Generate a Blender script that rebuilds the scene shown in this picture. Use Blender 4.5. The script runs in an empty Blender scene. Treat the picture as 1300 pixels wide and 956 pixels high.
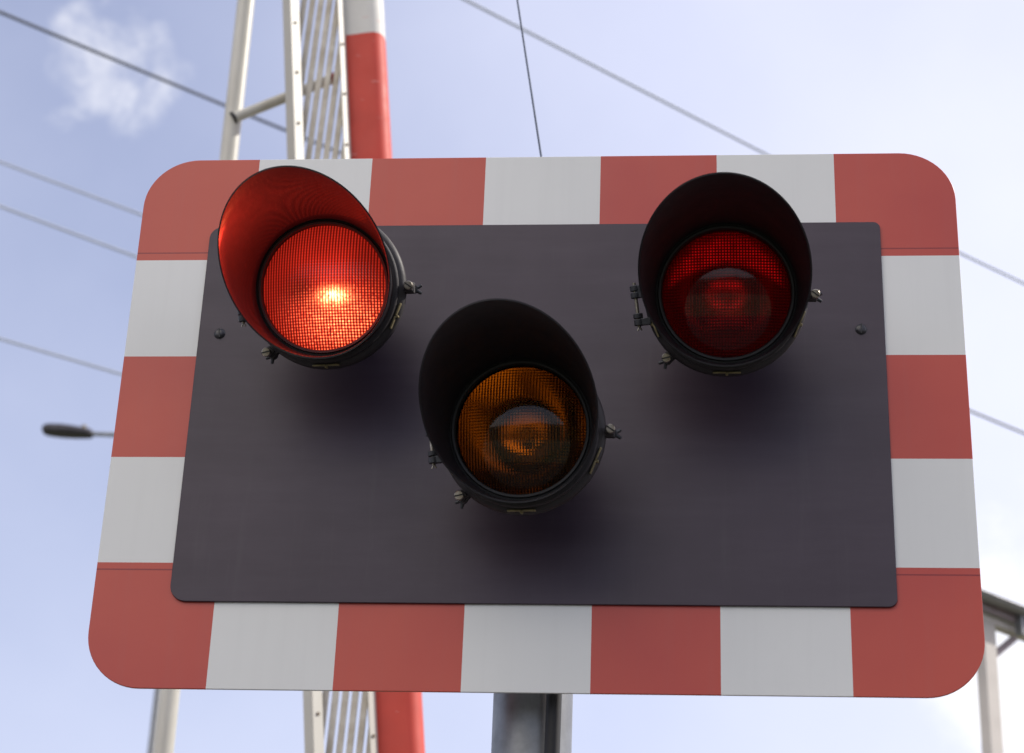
import bpy, bmesh, math, random
from mathutils import Vector, Matrix
random.seed(7)
R = math.radians
PI = math.pi
S = bpy.context.scene
COL = S.collection

# ------------------------------------------------------------------ camera
cam_d = bpy.data.cameras.new('camera')
cam = bpy.data.objects.new('camera', cam_d)
COL.objects.link(cam)
S.camera = cam
cr = Vector((0.9962118, 0.07928717, 0.03571549))
cu = Vector((0.00264664, -0.43816571, 0.89889032))
cf = Vector((-0.08691977, 0.89539062, 0.43671569))
m = Matrix.Identity(4)
for i, v in enumerate((cr, cu, -cf)):
    for j in range(3):
        m[j][i] = v[j]
m.translation = (0.23093679, -2.78024991, 1.77558892)
cam.matrix_world = m
cam_d.sensor_width = 36
cam_d.lens = 2650 / 1300 * 36
cam_d.shift_y = -45 / 1300
cam_d.clip_start = 0.05
cam_d.clip_end = 5000
cam_d.dof.use_dof = True
cam_d.dof.focus_distance = 3.12
cam_d.dof.aperture_fstop = 7.0

# ------------------------------------------------------------------ sky and sun
SUN_AZ, SUN_EL = 72, 40            # azimuth from +Y towards +X
world = bpy.data.worlds.new('World')
S.world = world
world.use_nodes = True
nt = world.node_tree
nt.nodes.clear()
def N(t, kind, **kw):
    n = t.nodes.new(kind)
    for k, v in kw.items():
        setattr(n, k, v)
    return n
def math_(t, op, a, b=None, c=None, clamp=False):
    n = N(t, 'ShaderNodeMath', operation=op, use_clamp=clamp)
    for i, x in enumerate((a, b, c)):
        if x is None:
            continue
        if isinstance(x, (int, float)):
            n.inputs[i].default_value = x
        else:
            t.links.new(x, n.inputs[i])
    return n.outputs[0]
sky = N(nt, 'ShaderNodeTexSky', sky_type='NISHITA', sun_disc=False,
        sun_elevation=R(SUN_EL), sun_rotation=R(SUN_AZ),
        air_density=1.0, dust_density=2.0, ozone_density=1.5, altitude=20)
tint = N(nt, 'ShaderNodeMix', data_type='RGBA', blend_type='MULTIPLY')
tint.inputs[0].default_value = 1
nt.links.new(sky.outputs[0], tint.inputs[6])
tint.inputs[7].default_value = (1.04, 0.92, 1.0, 1)
co = N(nt, 'ShaderNodeTexCoord')
def cloud(direction, lo, hi, scale, t0, t1, seed=0.0, gain=1.0):
    d = Vector(direction).normalized()
    dot = N(nt, 'ShaderNodeVectorMath', operation='DOT_PRODUCT')
    nt.links.new(co.outputs['Generated'], dot.inputs[0])
    dot.inputs[1].default_value = d
    mr = N(nt, 'ShaderNodeMapRange', interpolation_type='SMOOTHSTEP')
    nt.links.new(dot.outputs['Value'], mr.inputs[0])
    mr.inputs[1].default_value = math.cos(R(hi)); mr.inputs[2].default_value = math.cos(R(lo))
    nz = N(nt, 'ShaderNodeTexNoise', noise_dimensions='4D')
    nt.links.new(co.outputs['Generated'], nz.inputs['Vector'])
    nz.inputs['W'].default_value = seed
    nz.inputs['Scale'].default_value = scale; nz.inputs['Detail'].default_value = 9
    nz.inputs['Roughness'].default_value = .58; nz.inputs['Distortion'].default_value = .25
    # a high field value is needed where the mask is weak, so the edge breaks into wisps
    s = math_(nt, 'ADD', nz.outputs[0], math_(nt, 'MULTIPLY', math_(nt, 'SUBTRACT', mr.outputs[0], 1.0), .38))
    mr2 = N(nt, 'ShaderNodeMapRange', interpolation_type='SMOOTHSTEP')
    nt.links.new(s, mr2.inputs[0]); mr2.inputs[1].default_value = t0; mr2.inputs[2].default_value = t1
    return math_(nt, 'MULTIPLY', mr2.outputs[0], gain)
VEIL = .20
CL1 = (-0.2728, 0.8007, 0.5333)
CL2 = (0.1400, 0.9300, 0.3050)
c1 = cloud(CL1, 0.2, 2.75, 34, .33, .72, 3.9, .62)
c2 = cloud((0.20, 0.93, 0.30), 2.0, 7.5, 9, .30, .55, 1.7, .9)
c3 = cloud((-0.5, -0.8, 0.5), 20, 75, 2.2, .42, .6, 4.2, .8)
c5 = cloud((-.42, -.62, .66), 12, 40, 3.0, .22, .42, 2.2, 1.0)     # unseen bright cloud added behind the camera to light the board from upper left
c4 = cloud((0.2, 0.3, 0.9), 10, 50, 2.6, .46, .66, 9.2, .7)
mask = math_(nt, 'MAXIMUM', math_(nt, 'MAXIMUM', c1, c2), math_(nt, 'MAXIMUM', c3, c4), clamp=True)
# thin high veil: thicker towards the sun and the horizon
sund = N(nt, 'ShaderNodeVectorMath', operation='DOT_PRODUCT')
nt.links.new(co.outputs['Generated'], sund.inputs[0])
sund.inputs[1].default_value = (math.sin(R(60)) * math.cos(R(38)), math.cos(R(60)) * math.cos(R(38)), math.sin(R(38)))
v1 = N(nt, 'ShaderNodeMapRange', interpolation_type='SMOOTHSTEP'); nt.links.new(sund.outputs['Value'], v1.inputs[0])
v1.inputs[1].default_value = math.cos(R(66)); v1.inputs[2].default_value = math.cos(R(36)); v1.inputs[4].default_value = .56
sz = N(nt, 'ShaderNodeSeparateXYZ'); nt.links.new(co.outputs['Generated'], sz.inputs[0])
v2 = N(nt, 'ShaderNodeMapRange', interpolation_type='SMOOTHSTEP'); nt.links.new(sz.outputs['Z'], v2.inputs[0])
v2.inputs[1].default_value = .60; v2.inputs[2].default_value = .10; v2.inputs[4].default_value = .30
nv = N(nt, 'ShaderNodeTexNoise'); nt.links.new(co.outputs['Generated'], nv.inputs['Vector'])
nv.inputs['Scale'].default_value = 5; nv.inputs['Detail'].default_value = 5
veil = math_(nt, 'ADD', math_(nt, 'ADD', v1.outputs[0], v2.outputs[0]), math_(nt, 'MULTIPLY', nv.outputs[0], VEIL * 2), clamp=True)
mixv = N(nt, 'ShaderNodeMix', data_type='RGBA')
nt.links.new(veil, mixv.inputs[0]); nt.links.new(tint.outputs[2], mixv.inputs[6])
mixv.inputs[7].default_value = (6.05, 6.2, 7.4, 1)
mixc = N(nt, 'ShaderNodeMix', data_type='RGBA')
nt.links.new(mask, mixc.inputs[0])
nt.links.new(mixv.outputs[2], mixc.inputs[6])
CLOUD = 7.5
mixc.inputs[7].default_value = (CLOUD, CLOUD * .99, CLOUD * 1.0, 1)
mixb = N(nt, 'ShaderNodeMix', data_type='RGBA')
nt.links.new(c5, mixb.inputs[0]); nt.links.new(mixc.outputs[2], mixb.inputs[6]); mixb.inputs[7].default_value = (13.5, 12.6, 11.8, 1)
bg = N(nt, 'ShaderNodeBackground')
bg.inputs[1].default_value = 0.1
nt.links.new(mixb.outputs[2], bg.inputs[0])
wo = N(nt, 'ShaderNodeOutputWorld')
nt.links.new(bg.outputs[0], wo.inputs[0])

sun_d = bpy.data.lights.new('sun', 'SUN')
sun_d.energy = 2.4
sun_d.angle = R(0.5)
sun_d.color = (1.0, .95, .86)
sun = bpy.data.objects.new('sun', sun_d)
COL.objects.link(sun)
sdir = Vector((math.sin(R(SUN_AZ)) * math.cos(R(SUN_EL)), math.cos(R(SUN_AZ)) * math.cos(R(SUN_EL)), math.sin(R(SUN_EL))))
sun.rotation_euler = sdir.to_track_quat('Z', 'Y').to_euler()
sun.location = (8, 3, 12)

S.view_settings.view_transform = 'Standard'
S.view_settings.look = 'None'
S.view_settings.exposure = 0.75
S.view_settings.gamma = 1
S.view_settings.use_curve_mapping = False
S.render.engine = 'CYCLES'
S.cycles.max_bounces = 16
S.cycles.transmission_bounces = 12
S.cycles.glossy_bounces = 8
S.cycles.sample_clamp_indirect = 6
S.cycles.caustics_reflective = True
S.cycles.caustics_refractive = True
S.cycles.use_denoising = True

# ------------------------------------------------------------------ materials
def mat(name, col, rough=.5, metal=0.0, noise=0.0, nscale=12.0, bump=0.0, bscale=60.0, coat=0.0, spec=.5, col2=None, streak=None):
    mt = bpy.data.materials.new(name)
    mt.use_nodes = True
    t = mt.node_tree
    p = t.nodes['Principled BSDF']
    p.inputs['Base Color'].default_value = (*col, 1)
    p.inputs['Roughness'].default_value = rough
    p.inputs['Metallic'].default_value = metal
    p.inputs['Coat Weight'].default_value = coat
    p.inputs['Specular IOR Level'].default_value = spec
    p.inputs['Coat Roughness'].default_value = .07
    tc = N(t, 'ShaderNodeTexCoord')
    src = tc.outputs['Object']
    if streak:
        mp = N(t, 'ShaderNodeMapping'); mp.inputs['Scale'].default_value = streak
        t.links.new(src, mp.inputs[0]); src = mp.outputs[0]
    if noise:
        nz = N(t, 'ShaderNodeTexNoise'); nz.inputs['Scale'].default_value = nscale
        nz.inputs['Detail'].default_value = 8; nz.inputs['Roughness'].default_value = .65
        t.links.new(src, nz.inputs['Vector'])
        rp = N(t, 'ShaderNodeMapRange'); t.links.new(nz.outputs[0], rp.inputs[0])
        rp.inputs[1].default_value = .3; rp.inputs[2].default_value = .7
        mx = N(t, 'ShaderNodeMix', data_type='RGBA')
        t.links.new(rp.outputs[0], mx.inputs[0])
        c2 = col2 or tuple(c * (1 - noise) for c in col)
        mx.inputs[6].default_value = (*c2, 1); mx.inputs[7].default_value = (*col, 1)
        t.links.new(mx.outputs[2], p.inputs['Base Color'])
        ro = N(t, 'ShaderNodeMapRange'); t.links.new(nz.outputs[0], ro.inputs[0])
        ro.inputs[1].default_value = .2; ro.inputs[2].default_value = .8
        ro.inputs[3].default_value = rough * 1.15; ro.inputs[4].default_value = rough * .85
        t.links.new(ro.outputs[0], p.inputs['Roughness'])
    if bump:
        nb = N(t, 'ShaderNodeTexNoise'); nb.inputs['Scale'].default_value = bscale; nb.inputs['Detail'].default_value = 5
        t.links.new(tc.outputs['Object'], nb.inputs['Vector'])
        b = N(t, 'ShaderNodeBump'); b.inputs['Strength'].default_value = bump; b.inputs['Distance'].default_value = .002
        t.links.new(nb.outputs[0], b.inputs['Height']); t.links.new(b.outputs[0], p.inputs['Normal'])
    return mt

M = {}
M['black_paint'] = mat('black_paint', (.036, .030, .033), .6, noise=.4, nscale=30, bump=.15, bscale=220)
M['hood_paint'] = mat('hood_paint', (.015, .010, .016), .45, coat=.6, noise=.35, nscale=25, bump=.12, bscale=140)
M['hood_matt'] = mat('hood_matt', (.012, .009, .013), .55, noise=.35, nscale=25, bump=.12, bscale=140)
M['rubber'] = mat('rubber', (.012, .012, .014), .6, noise=.3)
M['steel'] = mat('steel', (.55, .52, .46), .38, metal=1, noise=.5, nscale=150, col2=(.22, .18, .13))
M['dark_steel'] = mat('dark_steel', (.06, .062, .072), .45, metal=.4, noise=.5, nscale=120)
M['brass'] = mat('brass', (.36, .30, .16), .5, metal=.35, noise=.5, nscale=160, col2=(.16, .13, .07))
M['mirror'] = mat('mirror', (.82, .80, .78), .10, metal=1, noise=.1, nscale=40)
M['panel_grey'] = mat('panel_grey', (.043, .026, .042), .42, noise=.22, nscale=5, bump=.05, bscale=18)
M['screw_black'] = mat('screw_black', (.03, .028, .034), .35, noise=.4, nscale=90)
M['galvanised'] = mat('galvanised', (.30, .31, .32), .45, metal=.6, noise=.35, nscale=18)
M['white_paint'] = mat('white_paint', (.66, .64, .58), .38, noise=.12, nscale=9, streak=(1, 1, .25), bump=.1, bscale=60, col2=(.50, .47, .39))
M['rail_paint'] = mat('rail_paint', (.52, .50, .44), .45, noise=.12, nscale=9, streak=(1, 1, .25), col2=(.46, .43, .37))
M['rivet'] = mat('rivet', (.16, .12, .08), .6)
M['tan_paint'] = mat('tan_paint', (.68, .64, .55), .45, noise=.25, nscale=14, col2=(.42, .36, .27))
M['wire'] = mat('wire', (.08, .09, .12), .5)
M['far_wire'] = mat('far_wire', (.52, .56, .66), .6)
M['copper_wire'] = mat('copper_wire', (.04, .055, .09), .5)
M['lamp_grey'] = mat('lamp_grey', (.055, .05, .06), .5, noise=.3)
M['cream'] = mat('cream', (.62, .57, .52), .6, noise=.15, nscale=5)
M['fascia'] = mat('fascia', (.30, .24, .25), .55, noise=.2)
M['gutter'] = mat('gutter', (.28, .27, .28), .4, noise=.2)
M['roof_sheet'] = mat('roof_sheet', (.16, .16, .17), .5, noise=.2)
M['wood'] = mat('wood', (.13, .09, .06), .8, noise=.5, nscale=6, streak=(6, 6, .4), bump=.5, bscale=80)
M['ceramic'] = mat('ceramic', (.6, .58, .55), .15)
M['asphalt'] = mat('asphalt', (.052, .05, .05), .85, noise=.35, nscale=40, bump=.6, bscale=120)
M['ground'] = mat('ground', (.16, .14, .11), .9, noise=.4, nscale=.6, col2=(.07, .10, .04))
M['concrete'] = mat('concrete', (.33, .31, .29), .8, noise=.2, nscale=6)

# retroreflective red and white sheeting, laid out in the board's own metres
def board_material():
    mt = bpy.data.materials.new('striped_sheeting'); mt.use_nodes = True
    t = mt.node_tree; p = t.nodes['Principled BSDF']
    tc = N(t, 'ShaderNodeTexCoord'); sx = N(t, 'ShaderNodeSeparateXYZ')
    t.links.new(tc.outputs['Object'], sx.inputs[0])
    x, z = sx.outputs['X'], sx.outputs['Z']
    ix = math_(t, 'FLOOR', math_(t, 'DIVIDE', math_(t, 'SUBTRACT', x, S0), SW))
    inx = math_(t, 'MULTIPLY', math_(t, 'GREATER_THAN', ix, -.5), math_(t, 'LESS_THAN', ix, 4.5))
    ex = math_(t, 'LESS_THAN', math_(t, 'PINGPONG', ix, 1.0), .5)
    wx = math_(t, 'MULTIPLY', inx, ex)
    iz = math_(t, 'FLOOR', math_(t, 'DIVIDE', math_(t, 'SUBTRACT', R0, z), RH))
    inz = math_(t, 'MULTIPLY', math_(t, 'GREATER_THAN', iz, -.5), math_(t, 'LESS_THAN', iz, 2.5))
    ez = math_(t, 'LESS_THAN', math_(t, 'PINGPONG', iz, 1.0), .5)
    side = math_(t, 'SUBTRACT', 1.0, inx)
    wz = math_(t, 'MULTIPLY', math_(t, 'MULTIPLY', inz, ez), side)
    white = math_(t, 'MAXIMUM', wx, wz)
    # overlap seams in the red corner sheets
    def seam(zc):
        n = math_(t, 'LESS_THAN', math_(t, 'ABSOLUTE', math_(t, 'SUBTRACT', z, zc)), .0011)
        return math_(t, 'MULTIPLY', n, side)
    sm = math_(t, 'MAXIMUM', seam(R0 + .0125), seam(R0 - 3 * RH - .0105))
    nz = N(t, 'ShaderNodeTexNoise'); nz.inputs['Scale'].default_value = 2.2; nz.inputs['Detail'].default_value = 8
    t.links.new(tc.outputs['Object'], nz.inputs['Vector'])
    def two(a, b):
        mx = N(t, 'ShaderNodeMix', data_type='RGBA')
        mr = N(t, 'ShaderNodeMapRange'); t.links.new(nz.outputs[0], mr.inputs[0])
        mr.inputs[1].default_value = .3; mr.inputs[2].default_value = .7
        t.links.new(mr.outputs[0], mx.inputs[0])
        mx.inputs[6].default_value = (*a, 1); mx.inputs[7].default_value = (*b, 1)
        return mx.outputs[2]
    red = two((.44, .046, .036), (.55, .082, .046))
    wht = two((.69, .695, .68), (.765, .765, .74))
    mx = N(t, 'ShaderNodeMix', data_type='RGBA'); t.links.new(white, mx.inputs[0])
    t.links.new(red, mx.inputs[6]); t.links.new(wht, mx.inputs[7])
    m2 = N(t, 'ShaderNodeMix', data_type='RGBA'); t.links.new(sm, m2.inputs[0])
    t.links.new(mx.outputs[2], m2.inputs[6]); m2.inputs[7].default_value = (.25, .02, .02, 1)
    # fine grime running down the sheet
    mp = N(t, 'ShaderNodeMapping'); mp.inputs['Scale'].default_value = (60, 1, 2.5)
    t.links.new(tc.outputs['Object'], mp.inputs[0])
    n2 = N(t, 'ShaderNodeTexNoise'); n2.inputs['Scale'].default_value = 1; n2.inputs['Detail'].default_value = 6
    t.links.new(mp.outputs[0], n2.inputs['Vector'])
    g = N(t, 'ShaderNodeMapRange'); t.links.new(n2.outputs[0], g.inputs[0])
    g.inputs[1].default_value = .5; g.inputs[2].default_value = .85; g.inputs[3].default_value = 0; g.inputs[4].default_value = .05
    m3 = N(t, 'ShaderNodeMix', data_type='RGBA'); t.links.new(g.outputs[0], m3.inputs[0])
    t.links.new(m2.outputs[2], m3.inputs[6]); m3.inputs[7].default_value = (.22, .20, .19, 1)
    t.links.new(m3.outputs[2], p.inputs['Base Color'])
    p.inputs['Roughness'].default_value = .38
    p.inputs['Coat Weight'].default_value = .05
    p.inputs['Coat Roughness'].default_value = .25
    nb = N(t, 'ShaderNodeTexNoise'); nb.inputs['Scale'].default_value = 9; nb.inputs['Detail'].default_value = 3
    t.links.new(tc.outputs['Object'], nb.inputs['Vector'])
    b = N(t, 'ShaderNodeBump'); b.inputs['Strength'].default_value = .25; b.inputs['Distance'].default_value = .003
    t.links.new(nb.outputs[0], b.inputs['Height']); t.links.new(b.outputs[0], p.inputs['Normal'])
    return mt

RIB = .0042
def rib_height(t, tc, wx=1.0, wz=1.0):
    sx = N(t, 'ShaderNodeSeparateXYZ'); t.links.new(tc.outputs['Object'], sx.inputs[0])
    k = 2 * PI / RIB
    a = math_(t, 'COSINE', math_(t, 'MULTIPLY', sx.outputs['X'], k))
    b = math_(t, 'COSINE', math_(t, 'MULTIPLY', sx.outputs['Z'], k))
    return math_(t, 'ADD', math_(t, 'MULTIPLY', a, wx), math_(t, 'MULTIPLY', b, wz)), a, b, sx

def glass_material(name, col, wx, wz, dist, painted_glow=False):
    mt = bpy.data.materials.new(name); mt.use_nodes = True
    t = mt.node_tree; p = t.nodes['Principled BSDF']
    tc = N(t, 'ShaderNodeTexCoord')
    h, a, b, sx = rib_height(t, tc, wx, wz)
    bp = N(t, 'ShaderNodeBump'); bp.inputs['Strength'].default_value = 1; bp.inputs['Distance'].default_value = dist
    t.links.new(h, bp.inputs['Height'])
    # ribs are moulded on the inside face of the glass only; the outside is smooth
    at = N(t, 'ShaderNodeAttribute', attribute_name='ribbed')
    geo = N(t, 'ShaderNodeNewGeometry')
    mn = N(t, 'ShaderNodeMix', data_type='VECTOR')
    t.links.new(at.outputs['Fac'], mn.inputs[0])
    t.links.new(geo.outputs['Normal'], mn.inputs[4]); t.links.new(bp.outputs[0], mn.inputs[5])
    t.links.new(mn.outputs[1], p.inputs['Normal'])
    # tint darkened along the grooves, painting in the dots that lenslets would focus
    prod = math_(t, 'MULTIPLY', math_(t, 'POWER', math_(t, 'MULTIPLY', math_(t, 'ADD', a, 1.0), .5), .9), math_(t, 'ADD', 1.0 - wz * .9, math_(t, 'MULTIPLY', math_(t, 'MULTIPLY', math_(t, 'ADD', b, 1.0), .5), wz * .9)))
    mc = N(t, 'ShaderNodeMix', data_type='RGBA'); t.links.new(prod, mc.inputs[0])
    mc.inputs[6].default_value = (*[c * .70 for c in col], 1); mc.inputs[7].default_value = (*col, 1)
    t.links.new(mc.outputs[2], p.inputs['Base Color'])
    if painted_glow:        # emission paints the reflector's skylit dots into the unlit lens
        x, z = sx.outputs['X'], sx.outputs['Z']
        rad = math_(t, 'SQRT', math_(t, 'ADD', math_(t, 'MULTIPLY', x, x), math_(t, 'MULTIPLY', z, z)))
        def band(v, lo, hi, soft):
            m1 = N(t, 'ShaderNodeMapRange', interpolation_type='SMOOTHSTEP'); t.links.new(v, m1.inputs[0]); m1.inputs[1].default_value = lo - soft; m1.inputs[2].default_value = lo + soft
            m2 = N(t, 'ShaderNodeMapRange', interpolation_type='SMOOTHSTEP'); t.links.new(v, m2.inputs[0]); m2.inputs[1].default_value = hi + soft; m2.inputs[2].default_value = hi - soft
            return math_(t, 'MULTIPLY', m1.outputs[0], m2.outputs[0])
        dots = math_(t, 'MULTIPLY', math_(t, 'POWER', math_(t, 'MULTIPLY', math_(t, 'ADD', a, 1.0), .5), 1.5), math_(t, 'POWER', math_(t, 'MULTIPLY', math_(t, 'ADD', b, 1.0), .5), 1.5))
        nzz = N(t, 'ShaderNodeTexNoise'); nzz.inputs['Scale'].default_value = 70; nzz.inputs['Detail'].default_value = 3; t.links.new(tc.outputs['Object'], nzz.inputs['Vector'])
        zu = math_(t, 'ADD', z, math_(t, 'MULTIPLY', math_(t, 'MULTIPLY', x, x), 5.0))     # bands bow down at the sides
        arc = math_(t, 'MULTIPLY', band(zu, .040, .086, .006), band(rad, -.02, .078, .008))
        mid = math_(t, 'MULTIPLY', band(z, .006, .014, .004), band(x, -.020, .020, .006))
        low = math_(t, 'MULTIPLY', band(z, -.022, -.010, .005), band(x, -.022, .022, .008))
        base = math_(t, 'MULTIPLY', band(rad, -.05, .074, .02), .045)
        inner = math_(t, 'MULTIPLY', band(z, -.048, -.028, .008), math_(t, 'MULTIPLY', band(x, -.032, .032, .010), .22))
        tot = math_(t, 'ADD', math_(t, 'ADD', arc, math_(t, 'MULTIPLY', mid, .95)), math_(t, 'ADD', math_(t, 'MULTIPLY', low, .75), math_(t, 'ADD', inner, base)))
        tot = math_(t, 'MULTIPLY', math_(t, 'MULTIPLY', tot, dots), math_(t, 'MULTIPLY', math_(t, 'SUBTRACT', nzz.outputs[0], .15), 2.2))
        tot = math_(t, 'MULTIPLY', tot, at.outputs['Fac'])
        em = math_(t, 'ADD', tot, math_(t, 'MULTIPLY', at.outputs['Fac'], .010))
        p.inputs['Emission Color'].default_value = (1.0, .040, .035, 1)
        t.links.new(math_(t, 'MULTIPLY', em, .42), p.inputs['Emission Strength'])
    p.inputs['Transmission Weight'].default_value = 1
    p.inputs['Roughness'].default_value = .07
    p.inputs['IOR'].default_value = 1.38
    return mt

def lit_lens_material():
    mt = bpy.data.materials.new('lit_red_glass'); mt.use_nodes = True
    t = mt.node_tree; p = t.nodes['Principled BSDF']
    tc = N(t, 'ShaderNodeTexCoord')
    h, a, b, sx = rib_height(t, tc, 1.0, .2)
    x, z = sx.outputs['X'], sx.outputs['Z']
    def blob(cx, cz, rx, rz, p_=1.0):
        dx = math_(t, 'POWER', math_(t, 'ABSOLUTE', math_(t, 'DIVIDE', math_(t, 'SUBTRACT', x, cx), rx)), 2)
        dz = math_(t, 'POWER', math_(t, 'ABSOLUTE', math_(t, 'DIVIDE', math_(t, 'SUBTRACT', z, cz), rz)), 2)
        return math_(t, 'POWER', 2.718, math_(t, 'MULTIPLY', math_(t, 'ADD', dx, dz), -p_))
    nz = N(t, 'ShaderNodeTexNoise'); nz.inputs['Scale'].default_value = 26; nz.inputs['Detail'].default_value = 6
    t.links.new(tc.outputs['Object'], nz.inputs['Vector'])
    n4 = N(t, 'ShaderNodeTexNoise'); n4.inputs['Scale'].default_value = 240; n4.inputs['Detail'].default_value = 2
    t.links.new(tc.outputs['Object'], n4.inputs['Vector'])
    def soft(a_, e):       # 0..1 rib crest profile
        return math_(t, 'POWER', math_(t, 'MULTIPLY', math_(t, 'ADD', a_, 1.0), .5), e)
    ribx, ribz = soft(a, 1.6), soft(b, 1.2)
    grid = math_(t, 'ADD', .20, math_(t, 'ADD', math_(t, 'MULTIPLY', ribx, .82), math_(t, 'MULTIPLY', math_(t, 'MULTIPLY', ribx, ribz), .35)))
    broad = math_(t, 'ADD', .28, math_(t, 'MULTIPLY', blob(.014, -.014, .070, .075), .85))
    darkl = math_(t, 'SUBTRACT', 1.0, math_(t, 'MULTIPLY', blob(-.030, -.004, .030, .026), .60))
    darkr = math_(t, 'SUBTRACT', 1.0, math_(t, 'MULTIPLY', blob(.066, .020, .030, .045), .45))
    patch = math_(t, 'ADD', .75, math_(t, 'MULTIPLY', nz.outputs[0], .5))
    base = math_(t, 'MULTIPLY', math_(t, 'MULTIPLY', math_(t, 'MULTIPLY', broad, darkl), math_(t, 'MULTIPLY', darkr, patch)), grid)
    core = math_(t, 'MULTIPLY', blob(.018, -.015, .020, .012, 1.5), math_(t, 'MULTIPLY', math_(t, 'MULTIPLY', grid, math_(t, 'SUBTRACT', n4.outputs[0], .22, clamp=True)), 72.0))
    low = math_(t, 'MULTIPLY', math_(t, 'MULTIPLY', blob(.026, -.050, .050, .036), math_(t, 'MULTIPLY', ribx, ribz)),
                math_(t, 'MULTIPLY', math_(t, 'SUBTRACT', n4.outputs[0], .30, clamp=True), 34.0))
    hot = math_(t, 'ADD', core, low)
    mx = N(t, 'ShaderNodeMix', data_type='RGBA'); mx.inputs[0].default_value = 1; mx.blend_type = 'ADD'
    m1 = N(t, 'ShaderNodeVectorMath', operation='SCALE'); m1.inputs[0].default_value = (1.0, .036, .018); t.links.new(base, m1.inputs['Scale'])
    m2 = N(t, 'ShaderNodeVectorMath', operation='SCALE'); m2.inputs[0].default_value = (1.0, .14, .05); t.links.new(hot, m2.inputs['Scale'])
    t.links.new(m1.outputs[0], mx.inputs[6]); t.links.new(m2.outputs[0], mx.inputs[7])
    t.links.new(mx.outputs[2], p.inputs['Emission Color'])
    p.inputs['Emission Strength'].default_value = LIT
    p.inputs['Base Color'].default_value = (.002, .0, .0, 1)
    p.inputs['Roughness'].default_value = .15
    bp = N(t, 'ShaderNodeBump'); bp.inputs['Strength'].default_value = .6; bp.inputs['Distance'].default_value = .0003
    t.links.new(h, bp.inputs['Height']); t.links.new(bp.outputs[0], p.inputs['Normal'])
    return mt
LIT = .62

# ------------------------------------------------------------------ mesh helpers
def tag(o, label=None, cat=None, group=None, kind=None):
    for k, v in (('label', label), ('category', cat), ('group', group), ('kind', kind)):
        if v:
            o[k] = v
    return o
def empty(name, loc=(0, 0, 0)):
    o = bpy.data.objects.new(name, None); COL.objects.link(o); o.location = loc
    o.empty_display_size = .2
    return o
def build(name, bm, material, parent=None, smooth=35, bevel=0.0, segs=2):
    bmesh.ops.recalc_face_normals(bm, faces=bm.faces[:])
    me = bpy.data.meshes.new(name); bm.to_mesh(me); bm.free()
    o = bpy.data.objects.new(name, me); COL.objects.link(o)
    if material:
        me.materials.append(material)
    if smooth:
        for p in me.polygons:
            p.use_smooth = True
        me.set_sharp_from_angle(angle=R(smooth))
    if bevel:
        b = o.modifiers.new('bevel', 'BEVEL'); b.width = bevel; b.segments = segs; b.limit_method = 'ANGLE'; b.angle_limit = R(40)
    if parent:
        o.parent = parent
    return o
def box(bm, c, s, rot=None):
    r = bmesh.ops.create_cube(bm, size=1)
    mm = Matrix.Translation(c) @ (rot.to_4x4() if rot else Matrix.Identity(4)) @ Matrix.Diagonal((*s, 1))
    bmesh.ops.transform(bm, matrix=mm, verts=r['verts'])
    return r['verts']
def tube(bm, pts, rad, n=16, caps=True):
    pts = [Vector(p) for p in pts]
    rads = rad if isinstance(rad, (list, tuple)) else [rad] * len(pts)
    rings = []
    prev = None
    for i, p in enumerate(pts):
        d = (pts[min(i + 1, len(pts) - 1)] - pts[max(i - 1, 0)]).normalized()
        if prev is None:
            up = Vector((0, 0, 1)) if abs(d.z) < .9 else Vector((1, 0, 0))
            a = d.cross(up).normalized()
        else:
            a = (prev - d * prev.dot(d)).normalized()
        prev = a
        b = d.cross(a)
        rings.append([bm.verts.new(p + (a * math.cos(2 * PI * k / n) + b * math.sin(2 * PI * k / n)) * rads[i]) for k in range(n)])
    for r0, r1 in zip(rings, rings[1:]):
        for k in range(n):
            bm.faces.new((r0[k], r0[(k + 1) % n], r1[(k + 1) % n], r1[k]))
    if caps:
        bm.faces.new(rings[0][::-1]); bm.faces.new(rings[-1])
def prism(bm, poly, y0, y1):
    """closed outline in x,z swept from y0 to y1"""
    a = [bm.verts.new((x, y0, z)) for x, z in poly]; b = [bm.verts.new((x, y1, z)) for x, z in poly]
    bm.faces.new(a); bm.faces.new(b[::-1])
    n = len(poly)
    for k in range(n):
        bm.faces.new((a[k], b[k], b[(k + 1) % n], a[(k + 1) % n]))
def rrect(x0, z0, x1, z1, r, n=14):
    rs = r if isinstance(r, (list, tuple)) else [r] * 4       # BL BR TR TL
    out = []
    for (cx, cz, a0), rr in zip(((x0, z0, 180), (x1, z0, 270), (x1, z1, 0), (x0, z1, 90)), rs):
        ox = cx + rr * (1 if cx == x0 else -1); oz = cz + rr * (1 if cz == z0 else -1)
        for k in range(n + 1):
            a = R(a0 + 90 * k / n)
            out.append((ox + rr * math.cos(a), oz + rr * math.sin(a)))
    return out
def lathe(bm, prof, n=96, closed=False):
    """prof: (radius, s) with s forward along local -Y"""
    rings = []
    for r_, s in prof:
        rings.append([bm.verts.new((r_ * math.sin(2 * PI * k / n), -s, r_ * math.cos(2 * PI * k / n))) for k in range(n)] if r_ > 1e-6 else [bm.verts.new((0, -s, 0))])
    prs = list(zip(rings, rings[1:])) + ([(rings[-1], rings[0])] if closed else [])
    for r0, r1 in prs:
        for k in range(n):
            k2 = (k + 1) % n
            if len(r0) == 1 and len(r1) == 1: continue
            if len(r0) == 1: bm.faces.new((r0[0], r1[k2], r1[k]))
            elif len(r1) == 1: bm.faces.new((r0[k], r0[k2], r1[0]))
            else: bm.faces.new((r0[k], r0[k2], r1[k2], r1[k]))

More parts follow.
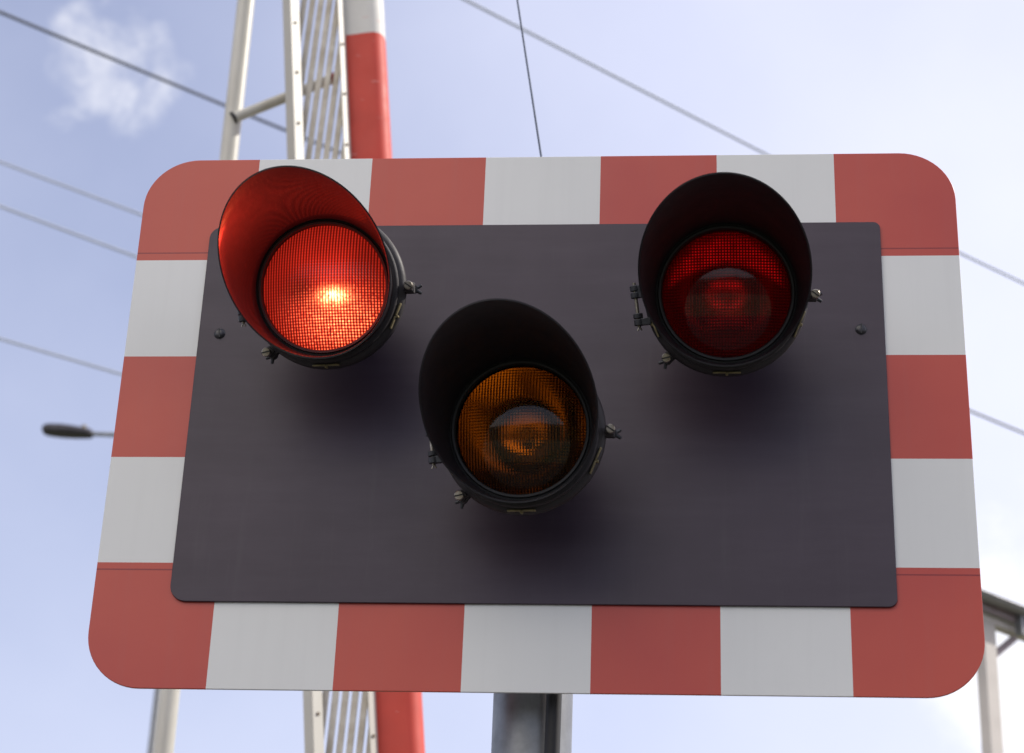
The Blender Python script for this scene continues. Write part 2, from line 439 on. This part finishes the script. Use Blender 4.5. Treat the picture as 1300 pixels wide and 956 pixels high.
# ------------------------------------------------------------------ setting
bm = bmesh.new(); bmesh.ops.create_grid(bm, x_segments=2, y_segments=2, size=1500)
tag(build('ground', bm, M['ground'], smooth=0), kind='structure')
bm = bmesh.new(); box(bm, (0, -1.5, .006), (400, 6.5, .008))
tag(build('road', bm, M['asphalt'], smooth=0), kind='structure')
bm = bmesh.new(); box(bm, (0, 2.9, .065), (400, 2.2, .13))
tag(build('pavement', bm, M['concrete'], smooth=0), kind='structure')

bm = bmesh.new()          # unseen bank added behind the camera to darken lens reflections and low light
nx, ny = 80, 14
gr = []
for i in range(nx + 1):
    row = []
    for j in range(ny + 1):
        x = -120 + 240 * i / nx; y = -12 - 34 * j / ny
        e = min(1, j / 5) ** 1.2
        h = .55 * e * (5.2 + 1.1 * math.sin(x * .11) + .8 * math.sin(x * .37 + 1) + 2.6 * math.exp(-((x - 1.5) / 3.0) ** 2) * 0) * (1 if j < ny - 3 else (ny - j) / 3)
        row.append(bm.verts.new((x, y, h - .05)))
    gr.append(row)
for i in range(nx):
    for j in range(ny): bm.faces.new((gr[i][j], gr[i + 1][j], gr[i + 1][j + 1], gr[i][j + 1]))
tag(build('added_bank', bm, mat('added_bank_dark', (.035, .035, .022), .9, noise=.5, nscale=1.5), smooth=60), kind='structure')

# ------------------------------------------------------------------ crossing signal
S0, SW, R0, RH = -0.4478, 0.1785, 3.2715, 0.1640
ZT, ZB = 3.45, 2.594
PL, PR, PT, PB = -0.5132, 0.5095, 3.3274, 2.7204
sig = empty('crossing_signal', (0, .1, 0))
tag(sig, 'large level crossing light signal on a red and white chequered board with three hooded lamps', 'railway signal')
OFF = Vector((0, -.1, 0))         # board plane y = 0 seen from the root
bm = bmesh.new(); prism(bm, rrect(-.625, ZB, .625, ZT, .082), 0, .004)
board = build('striped_board', bm, board_material(), sig, bevel=.0008)
board.location = OFF
bm = bmesh.new(); prism(bm, rrect(PL, PB, PR, PT, [.024, .012, .010, .020], 8), -.0045, -.0005)
pm = M['panel_grey']; t = pm.node_tree; p = t.nodes['Principled BSDF']
src = p.inputs['Base Color'].links[0].from_socket
tc = N(t, 'ShaderNodeTexCoord')
def smear(scale, lo, hi, amt, seed):
    mp = N(t, 'ShaderNodeMapping'); mp.inputs['Scale'].default_value = scale; mp.inputs['Location'].default_value = (seed, 0, seed)
    t.links.new(tc.outputs['Object'], mp.inputs[0])
    n = N(t, 'ShaderNodeTexNoise'); n.inputs['Scale'].default_value = 1; n.inputs['Detail'].default_value = 9; n.inputs['Roughness'].default_value = .7
    t.links.new(mp.outputs[0], n.inputs['Vector'])
    g = N(t, 'ShaderNodeMapRange'); t.links.new(n.outputs[0], g.inputs[0]); g.inputs[1].default_value = lo; g.inputs[2].default_value = hi; g.inputs[4].default_value = amt
    return g.outputs[0]
for sc_, lo, hi, amt, c, seed in (((2.5, 2, 22), .45, .8, .28, (.088, .066, .088), 3), ((45, 2, 3), .55, .85, .22, (.10, .09, .095), 7), ((120, 120, 120), .70, .76, .45, (.12, .11, .11), 1), ((9, 9, 9), .62, .75, .25, (.024, .018, .024), 5)):
    mx = N(t, 'ShaderNodeMix', data_type='RGBA'); t.links.new(smear(sc_, lo, hi, amt, seed), mx.inputs[0])
    t.links.new(src, mx.inputs[6]); mx.inputs[7].default_value = (*c, 1); src = mx.outputs[2]
t.links.new(src, p.inputs['Base Color'])
panel = build('backing_panel', bm, M['panel_grey'], sig, bevel=.0008); panel.location = OFF
for k, (sx_, sz_, ang) in enumerate(((-.481, 3.143, -8), (.475, 3.147, 2))):
    bm = bmesh.new()
    n = 32; rs = .0088
    lathe(bm, [(0, .0038), (rs * .45, .0035), (rs * .8, .0022), (rs, 0), (rs, -.001)], 32)
    o = build('panel_screw', bm, M['screw_black'], sig)
    o.location = OFF + Vector((sx_, -.0045, sz_)); o.rotation_euler = (0, R(ang), 0)
    bm = bmesh.new(); box(bm, (0, -.0032, 0), (.0016, .0018, rs * 1.75))
    s_ = build('slot', bm, M['rubber'], o, smooth=0)
# post and rear brackets
bm = bmesh.new(); tube(bm, [(0, .02, 0), (0, .02, 3.4)], .057, 32)
build('post', bm, M['galvanised'], sig)
bm = bmesh.new(); box(bm, (0, .02, .02), (.3, .3, .03))
build('base_plate', bm, M['galvanised'], sig, bevel=.004)
for zz in (1.2, 2.46):
    bm = bmesh.new(); lathe(bm, [(.0575, 0), (.0605, 0), (.0605, .022), (.0575, .022)], 40, closed=True)
    bmesh.ops.rotate(bm, matrix=Matrix.Rotation(R(90), 3, 'X'), verts=bm.verts[:])
    box(bm, (.066, 0, -.011), (.018, .012, .022))
    tube(bm, [(.068, -.014, -.011), (.068, .014, -.011)], .004, 10)
    o = build('post_clamp', bm, M['steel'], sig); o.location = (0, .02, zz)
bm = bmesh.new(); tube(bm, [(.030, -.048, 0), (.030, -.048, 2.3), (.034, -.050, 2.5), (.036, -.060, 2.64), (.036, -.066, 2.8)], .011, 14)
build('cable_conduit', bm, M['rubber'], sig)
for zz in (2.72, 3.32):
    bm = bmesh.new(); box(bm, (0, -.066, zz), (1.1, .04, .04))
    tube(bm, [(.062 * math.sin(a) , .02 + .062 * math.cos(a), zz) for a in [2 * PI * k / 24 for k in range(25)]], .006, 8)
    build('rear_bracket', bm, M['galvanised'], sig)

HA, HB, HC, HR, HK = 0.1020, 0.0875, 0.0122, 0.1002, 0.1699
def hood_len(th, ph):
    return HA + HB * math.cos(th - ph) + HC * math.cos(2 * (th - ph))
def make_lamp(x, z, az, el, ph, kind, label):
    az, el, ph = R(az), R(el), R(ph)
    n_ = Vector((math.sin(az) * math.cos(el), -math.cos(az) * math.cos(el), math.sin(el)))
    r_ = n_.cross(Vector((0, 0, 1))).normalized()
    if r_.x < 0: r_ = -r_
    u_ = r_.cross(n_)
    if u_.z < 0: u_ = -u_
    mt = Matrix((r_, -n_, u_)).transposed().to_4x4()
    C = Vector((x, -.17, z))
    mt.translation = C
    inv = mt.inverted()
    # housing: rim flange, bowl, neck to the panel
    bm = bmesh.new()
    prof = [(.1035, -.012), (.1100, -.0135), (.1140, -.017), (.1150, -.020), (.1150, -.0275), (.1135, -.030), (.1080, -.0315),
            (.1070, -.046), (.1020, -.064), (.0900, -.084), (.070, -.100), (.052, -.108), (.045, -.112)]
    inner = [(.040, -.106), (.066, -.094), (.086, -.078), (.098, -.060), (.1025, -.040), (.1035, -.012)]
    lathe(bm, prof + [(0, -.112)], 96)
    lathe(bm, [(0, -.104)] + inner, 96)
    a = inv @ (C + n_ * -.106)
    b = inv @ Vector((x + n_.x * -.106, -.0046, (C + n_ * -.106).z))
    tube(bm, [a, b], .034, 32)
    tube(bm, [b.lerp(a, .12), b], .055, 32)
    hs = build('signal_lamp', bm, M['black_paint'], sig)
    hs.matrix_local = Matrix.Translation(OFF) @ mt
    if label: hs['label'] = label
    # hood (visor): flared tube cut obliquely, 2.4 mm thick, rolled edge
    bm = bmesh.new()
    NT, NS, th_k = 144, 14, .0022
    outer, innr = [], []
    for j in range(NS + 1):
        fr = j / NS
        ro, ri = [], []
        for k in range(NT):
            t = 2 * PI * k / NT
            L = hood_len(t, ph)
            s = -.010 + (L + .010) * fr
            rad = HR + HK * max(s, 0) 
            rad += .0009 * math.exp(-((L - s) / .004) ** 2)
            for lst, rr in ((ro, rad), (ri, rad - th_k)):
                lst.append(bm.verts.new((rr * math.sin(t), -s, rr * math.cos(t))))
        outer.append(ro); innr.append(ri)
    for L_ in (outer, innr):
        for r0, r1 in zip(L_, L_[1:]):
            for k in range(NT):
                bm.faces.new((r0[k], r0[(k + 1) % NT], r1[(k + 1) % NT], r1[k]))
    for r0, r1 in ((outer[0], innr[0]), (outer[-1], innr[-1])):
        for k in range(NT):
            bm.faces.new((r0[k], r0[(k + 1) % NT], r1[(k + 1) % NT], r1[k]))
    build('hood', bm, M['hood_paint' if kind == 'lit' else 'hood_matt'], hs, smooth=50)
    # lens gasket and retaining ring
    bm = bmesh.new()
    lathe(bm, [(.0905, -.008), (.0900, .001), (.0915, .0045), (.0945, .0050), (.0960, .0020), (.0985, .0015), (.0990, -.010)], 96, closed=True)
    build('gasket', bm, M['rubber'], hs)
    # outside clamping band with the joint under the lamp
    bm = bmesh.new()
    lathe(bm, [(.1010, -.0095), (.1062, -.0090), (.1078, -.0075), (.1078, .0010), (.1066, .0022), (.1012, .0025)], 96, closed=True)
    build('clamp_band', bm, M['black_paint'], hs)
    # lens
    bm = bmesh.new()
    RL, sag = .0912, .022
    def dome(off, nseg=20):
        return [(RL * i / nseg, off + sag * (1 - (i / nseg) ** 2) - .006) for i in range(nseg + 1)]
    if kind == 'lit':
        lathe(bm, dome(0) + [(RL, -.010)], 96)
        lens = build('lens', bm, lit_lens_material(), hs, smooth=60)
        lens['label'] = 'glowing red ribbed lens'
        ld = bpy.data.lights.new('lamp_filament', 'POINT'); ld.energy = .32; ld.color = (1.0, .035, .02); ld.shadow_soft_size = .005
        lo = bpy.data.objects.new('lamp_filament', ld); COL.objects.link(lo); lo.parent = hs; lo.location = (.016, -.022, -.012)
    else:
        lathe(bm, dome(0) + dome(-.004)[::-1], 96)
        col = dict(red=(.70, .016, .030), amber=(.95, .42, .04))[kind]
        lens = build('lens', bm, glass_material(kind + '_glass', col, 1.0, GZ[kind], .00018, painted_glow=(kind == 'red')), hs, smooth=60)
        me = lens.data
        at = me.attributes.new('ribbed', 'FLOAT', 'FACE')
        for p in me.polygons:      # the inner skin lies nearer the bulb
            c = p.center; rad = math.hypot(c.x, c.z); s = -c.y
            at.data[p.index].value = 1.0 if s < sag * (1 - (rad / RL) ** 2) - .008 else 0.0
        # reflector bowl and bulb
        bm = bmesh.new()
        bowl = lambda rr: -.074 + .062 * ((rr - .016) / .0725) ** 2
        lathe(bm, [(rr, bowl(rr)) for rr in [.046 + (.0885 - .046) * i / 20 for i in range(21)]], 96)
        lathe(bm, [(rr, bowl(rr) - .002) for rr in [.015 + (.040 - .015) * i / 14 for i in range(15)]], 96)
        build('reflector', bm, M['mirror'], hs, smooth=60)
        bm = bmesh.new()           # dark clamping ring of the bowl and the bulb socket
        lathe(bm, [(.037, bowl(.037)), (.0375, bowl(.037) + .006), (.0490, bowl(.049) + .004), (.0492, bowl(.049) - .001)], 72)
        lathe(bm, [(0, -.064), (.011, -.064), (.0155, -.070), (.0155, -.082), (0, -.082)], 48)
        build('bulb_holder', bm, M['rubber'], hs)
        bm = bmesh.new()
        lathe(bm, [(0, -.034), (.006, -.036), (.0105, -.041), (.0115, -.048), (.009, -.057), (.008, -.065)], 32)
        build('bulb', bm, M['ceramic'], hs)
    def at_angle(deg, rad, s):
        a_ = R(deg); return Vector((rad * math.sin(a_), -s, rad * math.cos(a_)))
    def local_rot(deg):            # x = tangent, z = radial outwards
        return Matrix.Rotation(R(deg), 3, 'Y')
    # wing bolts with slotted brass-grey heads
    for deg in (91, -137, -22):
        q = local_rot(deg)
        bm = bmesh.new()
        box(bm, at_angle(deg, .119, -.024), (.016, .011, .016), q)
        box(bm, at_angle(deg, .121, -.010), (.013, .007, .012), q)
        o = build('bolt_lug', bm, M['black_paint'], hs, bevel=.0015)
        bm = bmesh.new()
        c = at_angle(deg, .1235, 0)
        ax = lambda s: Vector((c.x, -s, c.z))
        tube(bm, [ax(-.040), ax(-.004)], .0026, 12)
        tube(bm, [ax(-.006), ax(-.003), ax(.0035), ax(.0045)], [.0058, .0064, .0064, .0056], 24)
        build('bolt', bm, M['steel'], hs)
        bm = bmesh.new(); box(bm, ax(.0044), (.0018, .0014, .0125), local_rot(deg + 35))
        build('bolt_slot', bm, M['rubber'], hs, smooth=0)
        bm = bmesh.new()            # wing nut behind the flange
        tube(bm, [ax(-.034), ax(-.041)], .006, 16)
        tg = q @ Vector((1, 0, 0)); rd = q @ Vector((0, 0, 1))
        for sg in (-1, 1):
            p0 = ax(-.037); p1 = p0 + (tg * sg * .35 + rd * .65) * .012 + Vector((0, .002, 0)); p2 = p1 + (tg * sg * .3 + rd * .5) * .006
            tube(bm, [p0, p1, p2], [.003, .0026, .0022], 10)
        build('wing_nut', bm, M['dark_steel'], hs)
    # hinge on the left side of the rim
    deg = -97
    q = local_rot(deg); tg = q @ Vector((1, 0, 0)); rd = q @ Vector((0, 0, 1))
    c = at_angle(deg, .1265, -.012)
    bm = bmesh.new()
    for d0, d1 in ((.029, .021), (.019, .011), (-.011, -.018), (-.0195, -.028)):
        tube(bm, [c + tg * d0, c + tg * d1], .0068, 20)
    box(bm, c + tg * .020 - rd * .008, (.018, .010, .016), q)
    box(bm, c - tg * .0235 - rd * .008, (.010, .010, .018), q)
    build('hinge', bm, M['dark_steel'], hs, bevel=.0008)
    bm = bmesh.new(); tube(bm, [c + tg * .033, c - tg * .030], .0026, 12)
    for sg in (-1, 1):
        tube(bm, [c - tg * .029, c - tg * .035 + rd * .003 * sg], .0011, 8)
    build('hinge_pin', bm, M['steel'], hs)
    # spring clips
    for deg in (180, 113, -112):
        q = local_rot(deg)
        bm = bmesh.new()
        for sg in (-1, 1):
            vs = box(bm, at_angle(deg, .1105, -.0125) + q @ Vector((sg * .0100, 0, 0)), (.0190, .0085, .0022), q)
        cc = at_angle(deg, .1125, -.0125)
        tube(bm, [cc + Vector((0, .009, 0)), cc + Vector((0, -.003, 0))], .0022, 10)
        build('spring_clip', bm, M['brass'], hs, bevel=.0006)
    return hs
GZ = dict(red=1.0, amber=.45)
make_lamp(-.2949, 3.1346, -4.28, -18.84, -6.4, 'lit', 'lamp shining red')
make_lamp(-.0058, 2.9145, -3.03, -13.27, -8.9, 'amber', 'unlit amber lamp, the lowest one')
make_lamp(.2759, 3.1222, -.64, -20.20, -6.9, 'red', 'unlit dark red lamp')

# ------------------------------------------------------------------ raised barrier behind the board
bar = empty('crossing_barrier', (-.41, 3, 0))
tag(bar, 'raised white barrier with red banded boom and slatted skirt behind the board', 'barrier')
LEAN = math.atan(.1095)
fr = Matrix.Translation((0, 0, 1.0)) @ Matrix.Rotation(-LEAN, 4, 'Y')      # local: x lateral, z along the boom
def bpart(name, bm, material, **kw):
    bmesh.ops.transform(bm, matrix=fr, verts=bm.verts[:])
    return build(name, bm, material, bar, **kw)
def boom_mat():
    mt = mat('boom_paint', (.8, .78, .72), .62, noise=.1)
    t = mt.node_tree; p = t.nodes['Principled BSDF']
    tc = N(t, 'ShaderNodeTexCoord'); sx = N(t, 'ShaderNodeSeparateXYZ'); t.links.new(tc.outputs['Object'], sx.inputs[0])
    along = math_(t, 'ADD', math_(t, 'MULTIPLY', sx.outputs['Z'], math.cos(LEAN)), math_(t, 'MULTIPLY', sx.outputs['X'], -math.sin(LEAN)))
    f = math_(t, 'FRACT', math_(t, 'DIVIDE', math_(t, 'SUBTRACT', along, BAND), 1.8))
    red = math_(t, 'GREATER_THAN', f, .5)
    nz = N(t, 'ShaderNodeTexNoise'); nz.inputs['Scale'].default_value = 9; nz.inputs['Detail'].default_value = 9
    t.links.new(tc.outputs['Object'], nz.inputs['Vector'])
    # scratches and scuffs
    mp = N(t, 'ShaderNodeMapping'); mp.inputs['Scale'].default_value = (14, 14, 55); mp.inputs['Rotation'].default_value = (0, .35, 0)
    t.links.new(tc.outputs['Object'], mp.inputs[0])
    n2 = N(t, 'ShaderNodeTexNoise'); n2.inputs['Scale'].default_value = 1; n2.inputs['Detail'].default_value = 4
    t.links.new(mp.outputs[0], n2.inputs['Vector'])
    scr = math_(t, 'MULTIPLY', math_(t, 'GREATER_THAN', n2.outputs[0], .70), .5)
    mx = N(t, 'ShaderNodeMix', data_type='RGBA'); t.links.new(red, mx.inputs[0])
    mx.inputs[6].default_value = (.70, .68, .63, 1); mx.inputs[7].default_value = (.60, .060, .035, 1)
    m2 = N(t, 'ShaderNodeMix', data_type='RGBA', blend_type='MULTIPLY'); m2.inputs[0].default_value = 1
    g = N(t, 'ShaderNodeMapRange'); t.links.new(nz.outputs[0], g.inputs[0]); g.inputs[3].default_value = .8; g.inputs[4].default_value = 1.15
    t.links.new(mx.outputs[2], m2.inputs[6]); t.links.new(g.outputs[0], m2.inputs[7])
    m3 = N(t, 'ShaderNodeMix', data_type='RGBA'); t.links.new(scr, m3.inputs[0]); t.links.new(m2.outputs[2], m3.inputs[6])
    m3.inputs[7].default_value = (.66, .45, .40, 1)
    t.links.new(m3.outputs[2], p.inputs['Base Color'])
    return mt
BAND = 4.745 + 1.0 * math.cos(LEAN) * 0 + .995
bm = bmesh.new()        # hollow moulded boom: flat front, broad rounded right edge
sec = [(.000, -.030), (.082, -.034), (.098, -.032), (.112, -.024), (.122, -.010), (.127, .008), (.127, .035), (.120, .045), (.0, .045)]
a_ = [bm.verts.new((x, y, -.2)) for x, y in sec]; b_ = [bm.verts.new((x, y, 7.6)) for x, y in sec]
for k in range(len(sec)):
    bm.faces.new((a_[k], a_[(k + 1) % len(sec)], b_[(k + 1) % len(sec)], b_[k]))
bm.faces.new(a_[::-1]); bm.faces.new(b_)
boom = bpart('boom', bm, boom_mat(), smooth=50)
q30 = Matrix.Rotation(R(33), 3, 'Z')
def zrot(deg): return Matrix.Rotation(R(deg), 3, 'Z')
bm = bmesh.new(); box(bm, (-.008, -.066, 3.9), (.005, .026, 7.2), zrot(-37))
box(bm, (-.001, -.042, 3.9), (.005, .034, 7.2))
bpart('boom_flange', bm, M['rail_paint'], smooth=0, bevel=.001)
# skirt rail: hollow box turned so that its right face catches the sun
bm = bmesh.new(); box(bm, (-.166, -.12, 3.7), (.038, .041, 6.6), zrot(-37))
bpart('skirt_rail', bm, M['rail_paint'], smooth=0, bevel=.002)
bm = bmesh.new(); box(bm, (-.012, -.020, 3.9), (.014, .05, 7.1))
bpart('skirt_hanger', bm, M['tan_paint'], smooth=0, bevel=.001)
PITCH, T0 = .1953, 4.745 - 20 * .1953
for k in range(-1, 31):
    t0 = T0 + k * PITCH
    bm = bmesh.new()
    p0 = Vector((-.172, -.088, t0)); p1 = Vector((-.008, -.045, t0 + 6 * PITCH))
    if p1.z > 7.45 or p0.z < .3: 
        bm.free(); continue
    d = (p1 - p0); L = d.length; q = Vector((0, 0, 1)).rotation_difference(d.normalized()).to_matrix()
    box(bm, (p0 + p1) / 2, (.0185, .010, L), q)
    bpart('skirt_bar', bm, M['tan_paint'], smooth=0, bevel=.001)
for k in range(0, 34):
    t0 = T0 + k * PITCH
    if not (.4 < t0 < 7.3): continue
    for xx, yy in ((-.1500, -.1325), (-.0055, -.0685)):
        bm = bmesh.new(); nn = Vector((.8, -.6, 0)).normalized()
        p = Vector((xx, yy, t0 - (.06 if xx > -.1 else 0)))
        tube(bm, [p - nn * .004, p + nn * .003], .0052, 10)
        bpart('rivet', bm, M['rivet'])
bm = bmesh.new(); tube(bm, [(-.875, 0, 0), (-.875, 0, 7.9)], [.031, .029], 28)
build('side_pole', bm, M['white_paint'], bar)
bm = bmesh.new(); p0 = Vector((-.868, -.026, 5.40)); p1 = Vector((-.578, .071, 5.608))
tube(bm, [p0, p1], .0175, 20)
build('cross_strut', bm, M['white_paint'], bar)
bm = bmesh.new(); d = (p1 - p0).normalized(); tube(bm, [p0 - d * .002, p0 + d * .004], .022, 20); build('strut_collar', bm, M['black_paint'], bar)
bm = bmesh.new(); tube(bm, [p1, p1 + d * .025], .019, 16)
build('end_cap', bm, mat('red_plastic', (.30, .02, .02), .4), bar)
bm = bmesh.new(); box(bm, (0, .35, .55), (.55, .5, 1.1))
build('machine_case', bm, M['galvanised'], bar, bevel=.02)

# ------------------------------------------------------------------ street lamp
lp = empty('street_lamp', (-5.6, 19.0, 0))
tag(lp, 'dark street lamp head on a thin arm left of the signal board', 'street lamp')
bm = bmesh.new()
# head: flattened, tapering capsule along x
secs = [(-1.725, .030, .05), (-1.710, .062, .08), (-1.660, .082, .10), (-1.50, .088, .12), (-1.36, .080, .12), (-1.24, .072, .10), (-1.155, .062, .08), (-1.120, .036, .04)]
rings = []
for xx, hz, wy in secs:
    zc = 11.262 - (xx + 1.72) * .09
    rings.append([bm.verts.new((xx, wy * math.cos(2 * PI * k / 24), zc + hz * (math.sin(2 * PI * k / 24) if math.sin(2 * PI * k / 24) > 0 else .75 * math.sin(2 * PI * k / 24)))) for k in range(24)])
for r0, r1 in zip(rings, rings[1:]):
    for k in range(24): bm.faces.new((r0[k], r0[(k + 1) % 24], r1[(k + 1) % 24], r1[k]))
bm.faces.new(rings[0]); bm.faces.new(rings[-1])
build('lamp_head', bm, M['lamp_grey'], lp)
bm = bmesh.new(); tube(bm, [(-1.24, 0, 11.26), (-1.24, 0, 11.32)], .028, 14)
build('photocell', bm, M['brass'], lp)
bm = bmesh.new()
tube(bm, [(-1.14, 0, 11.215), (-.6, 0, 11.19), (-.25, 0, 11.12), (-.08, 0, 10.9), (0, 0, 10.5)], [.025, .028, .032, .036, .045], 16)
build('arm', bm, M['galvanised'], lp)
bm = bmesh.new(); tube(bm, [(0, 0, 0), (0, 0, 1.4), (0, 0, 1.5), (0, 0, 10.55)], [.10, .10, .07, .045], 20)
build('column', bm, M['galvanised'], lp)

# ------------------------------------------------------------------ utility pole behind the board
up = empty('utility_pole', (-1.24, 15, 0))
tag(up, 'wooden overhead line pole standing far behind the signal post', 'utility pole')
bm = bmesh.new(); tube(bm, [(0, 0, 0), (0, 0, 10.35)], [.13, .085], 24)
build('trunk', bm, M['wood'], up)
bm = bmesh.new(); box(bm, (0, -.10, 10.15), (.7, .09, .11)); build('crossarm', bm, M['wood'], up, bevel=.01)
for xx in (-.28, .28):
    bm = bmesh.new()
    tube(bm, [(xx, -.10, 10.2), (xx, -.10, 10.24), (xx, -.10, 10.28), (xx, -.10, 10.31)], [.02, .035, .028, .015], 16)
    build('insulator', bm, M['ceramic'], up)

# ------------------------------------------------------------------ wires
def wire(pts, rad, label, material, sag=0.0):
    bm = bmesh.new()
    P = [Vector(p) for p in pts]
    out = []
    for a, b in zip(P, P[1:]):
        for k in range(12):
            out.append(a.lerp(b, k / 12))
    out.append(P[-1])
    tube(bm, out, rad, 8)
    c = out[0].copy()
    for v in bm.verts: v.co -= c
    o = build('overhead_wire', bm, material); o.location = c
    tag(o, label, 'wire', 'overhead wires crossing the sky')
def ext(a, b, k):       # point beyond b on the line a-b
    a, b = Vector(a), Vector(b); return tuple(b + (b - a) * k)
wa = [(-5.83, 12.0, 12.21), (-4.28, 14.0, 12.5), (3.48, 20.0, 11.95), (4.15, 20.5, 11.89)]
wire([ext(wa[1], wa[0], 3)] + wa + [ext(wa[2], wa[3], 8)], .016, 'dark wire passing in front of the small cloud and behind the white pole', M['wire'])
we = [(-1.46, 10.0, 10.84), (.79, 12.0, 10.70), (2.52, 13.3, 10.45), (3.11, 13.7, 10.36)]
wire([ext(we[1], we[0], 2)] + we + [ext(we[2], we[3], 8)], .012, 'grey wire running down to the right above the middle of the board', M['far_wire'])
wb = [(-6.79, 15.0, 12.49), (-5.25, 15.0, 11.86), (-1.30, 14.95, 10.25)]
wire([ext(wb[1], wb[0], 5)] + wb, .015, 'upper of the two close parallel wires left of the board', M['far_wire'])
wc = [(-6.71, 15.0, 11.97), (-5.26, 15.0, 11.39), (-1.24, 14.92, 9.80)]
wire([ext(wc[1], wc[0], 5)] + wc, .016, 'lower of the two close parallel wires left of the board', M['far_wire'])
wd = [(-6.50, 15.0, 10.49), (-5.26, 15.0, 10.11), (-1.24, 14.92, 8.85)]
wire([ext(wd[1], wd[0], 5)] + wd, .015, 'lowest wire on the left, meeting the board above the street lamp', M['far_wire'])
wf = [(-.144, .9, 4.382), (-.056, .6, 3.813), (-.01, .26, 3.42), (0, .12, 3.40)]
wire([ext(wf[1], wf[0], 8)] + wf, .0021, 'thin dark nearly upright wire rising above the top edge of the board', M['copper_wire'])

# ------------------------------------------------------------------ platform canopy at the right
cn = empty('platform_canopy', (1.93, 9.1, 0))
tag(cn, 'cream canopy post with braced eave and gutter at the lower right behind the board', 'canopy')
cn.location = (1.985, 9.158, 0)
cn.rotation_euler = (0, 0, math.atan2(.278, .264))       # local x runs along the eave
H = 5.865
def cpart(name, bm, material, **kw): return build(name, bm, material, cn, **kw)
X0, X1 = -.55, 6.5
L_ = X1 - X0; xc = (X0 + X1) / 2
bm = bmesh.new()
def half_gutter():
    pr = [(-.060 + .045 * math.cos(a), H - .006 + .026 * math.sin(a)) for a in [PI + PI * k / 12 for k in range(13)]]
    pr2 = [(-.060 + .041 * math.cos(a), H - .006 + .023 * math.sin(a)) for a in [2 * PI - PI * k / 12 for k in range(13)]]
    poly = pr + pr2
    a = [bm.verts.new((X0, y, z)) for y, z in poly]; b = [bm.verts.new((X1, y, z)) for y, z in poly]
    n = len(poly)
    for k in range(n): bm.faces.new((a[k], a[(k + 1) % n], b[(k + 1) % n], b[k]))
half_gutter(); tube(bm, [(X0, -.105, H - .004), (X1, -.105, H - .004)], .006, 10)
cpart('gutter', bm, M['gutter'])
bm = bmesh.new(); box(bm, (xc, -.004, H - .040), (L_, .022, .060)); cpart('fascia', bm, M['fascia'], bevel=.003)
bm = bmesh.new(); box(bm, (xc, .06, H - .092), (L_, .07, .045)); cpart('beam', bm, M['cream'], bevel=.004)
bm = bmesh.new(); box(bm, (xc, .16, H + .035), (L_, .36, .03), Matrix.Rotation(R(8), 3, 'X')); cpart('roof', bm, M['roof_sheet'])
for xx in (0.0, 3.0, 6.0):
    bm = bmesh.new(); box(bm, (xx - .015, .06, (H - .115) / 2), (.12, .07, H - .115)); cpart('post', bm, M['cream'], bevel=.006)
    bm = bmesh.new()
    p0 = Vector((xx + .03, .05, 5.56)); p1 = Vector((xx + .245, .05, 5.715))
    d = p1 - p0; q = Vector((1, 0, 0)).rotation_difference(d.normalized()).to_matrix()
    box(bm, (p0 + p1) / 2, (d.length + .03, .04, .035), q); cpart('brace', bm, M['fascia'], bevel=.003)
    bm = bmesh.new(); box(bm, (xx + .21, -.03, 5.78), (.03, .05, .13)); cpart('bracket', bm, M['galvanised'], bevel=.003)
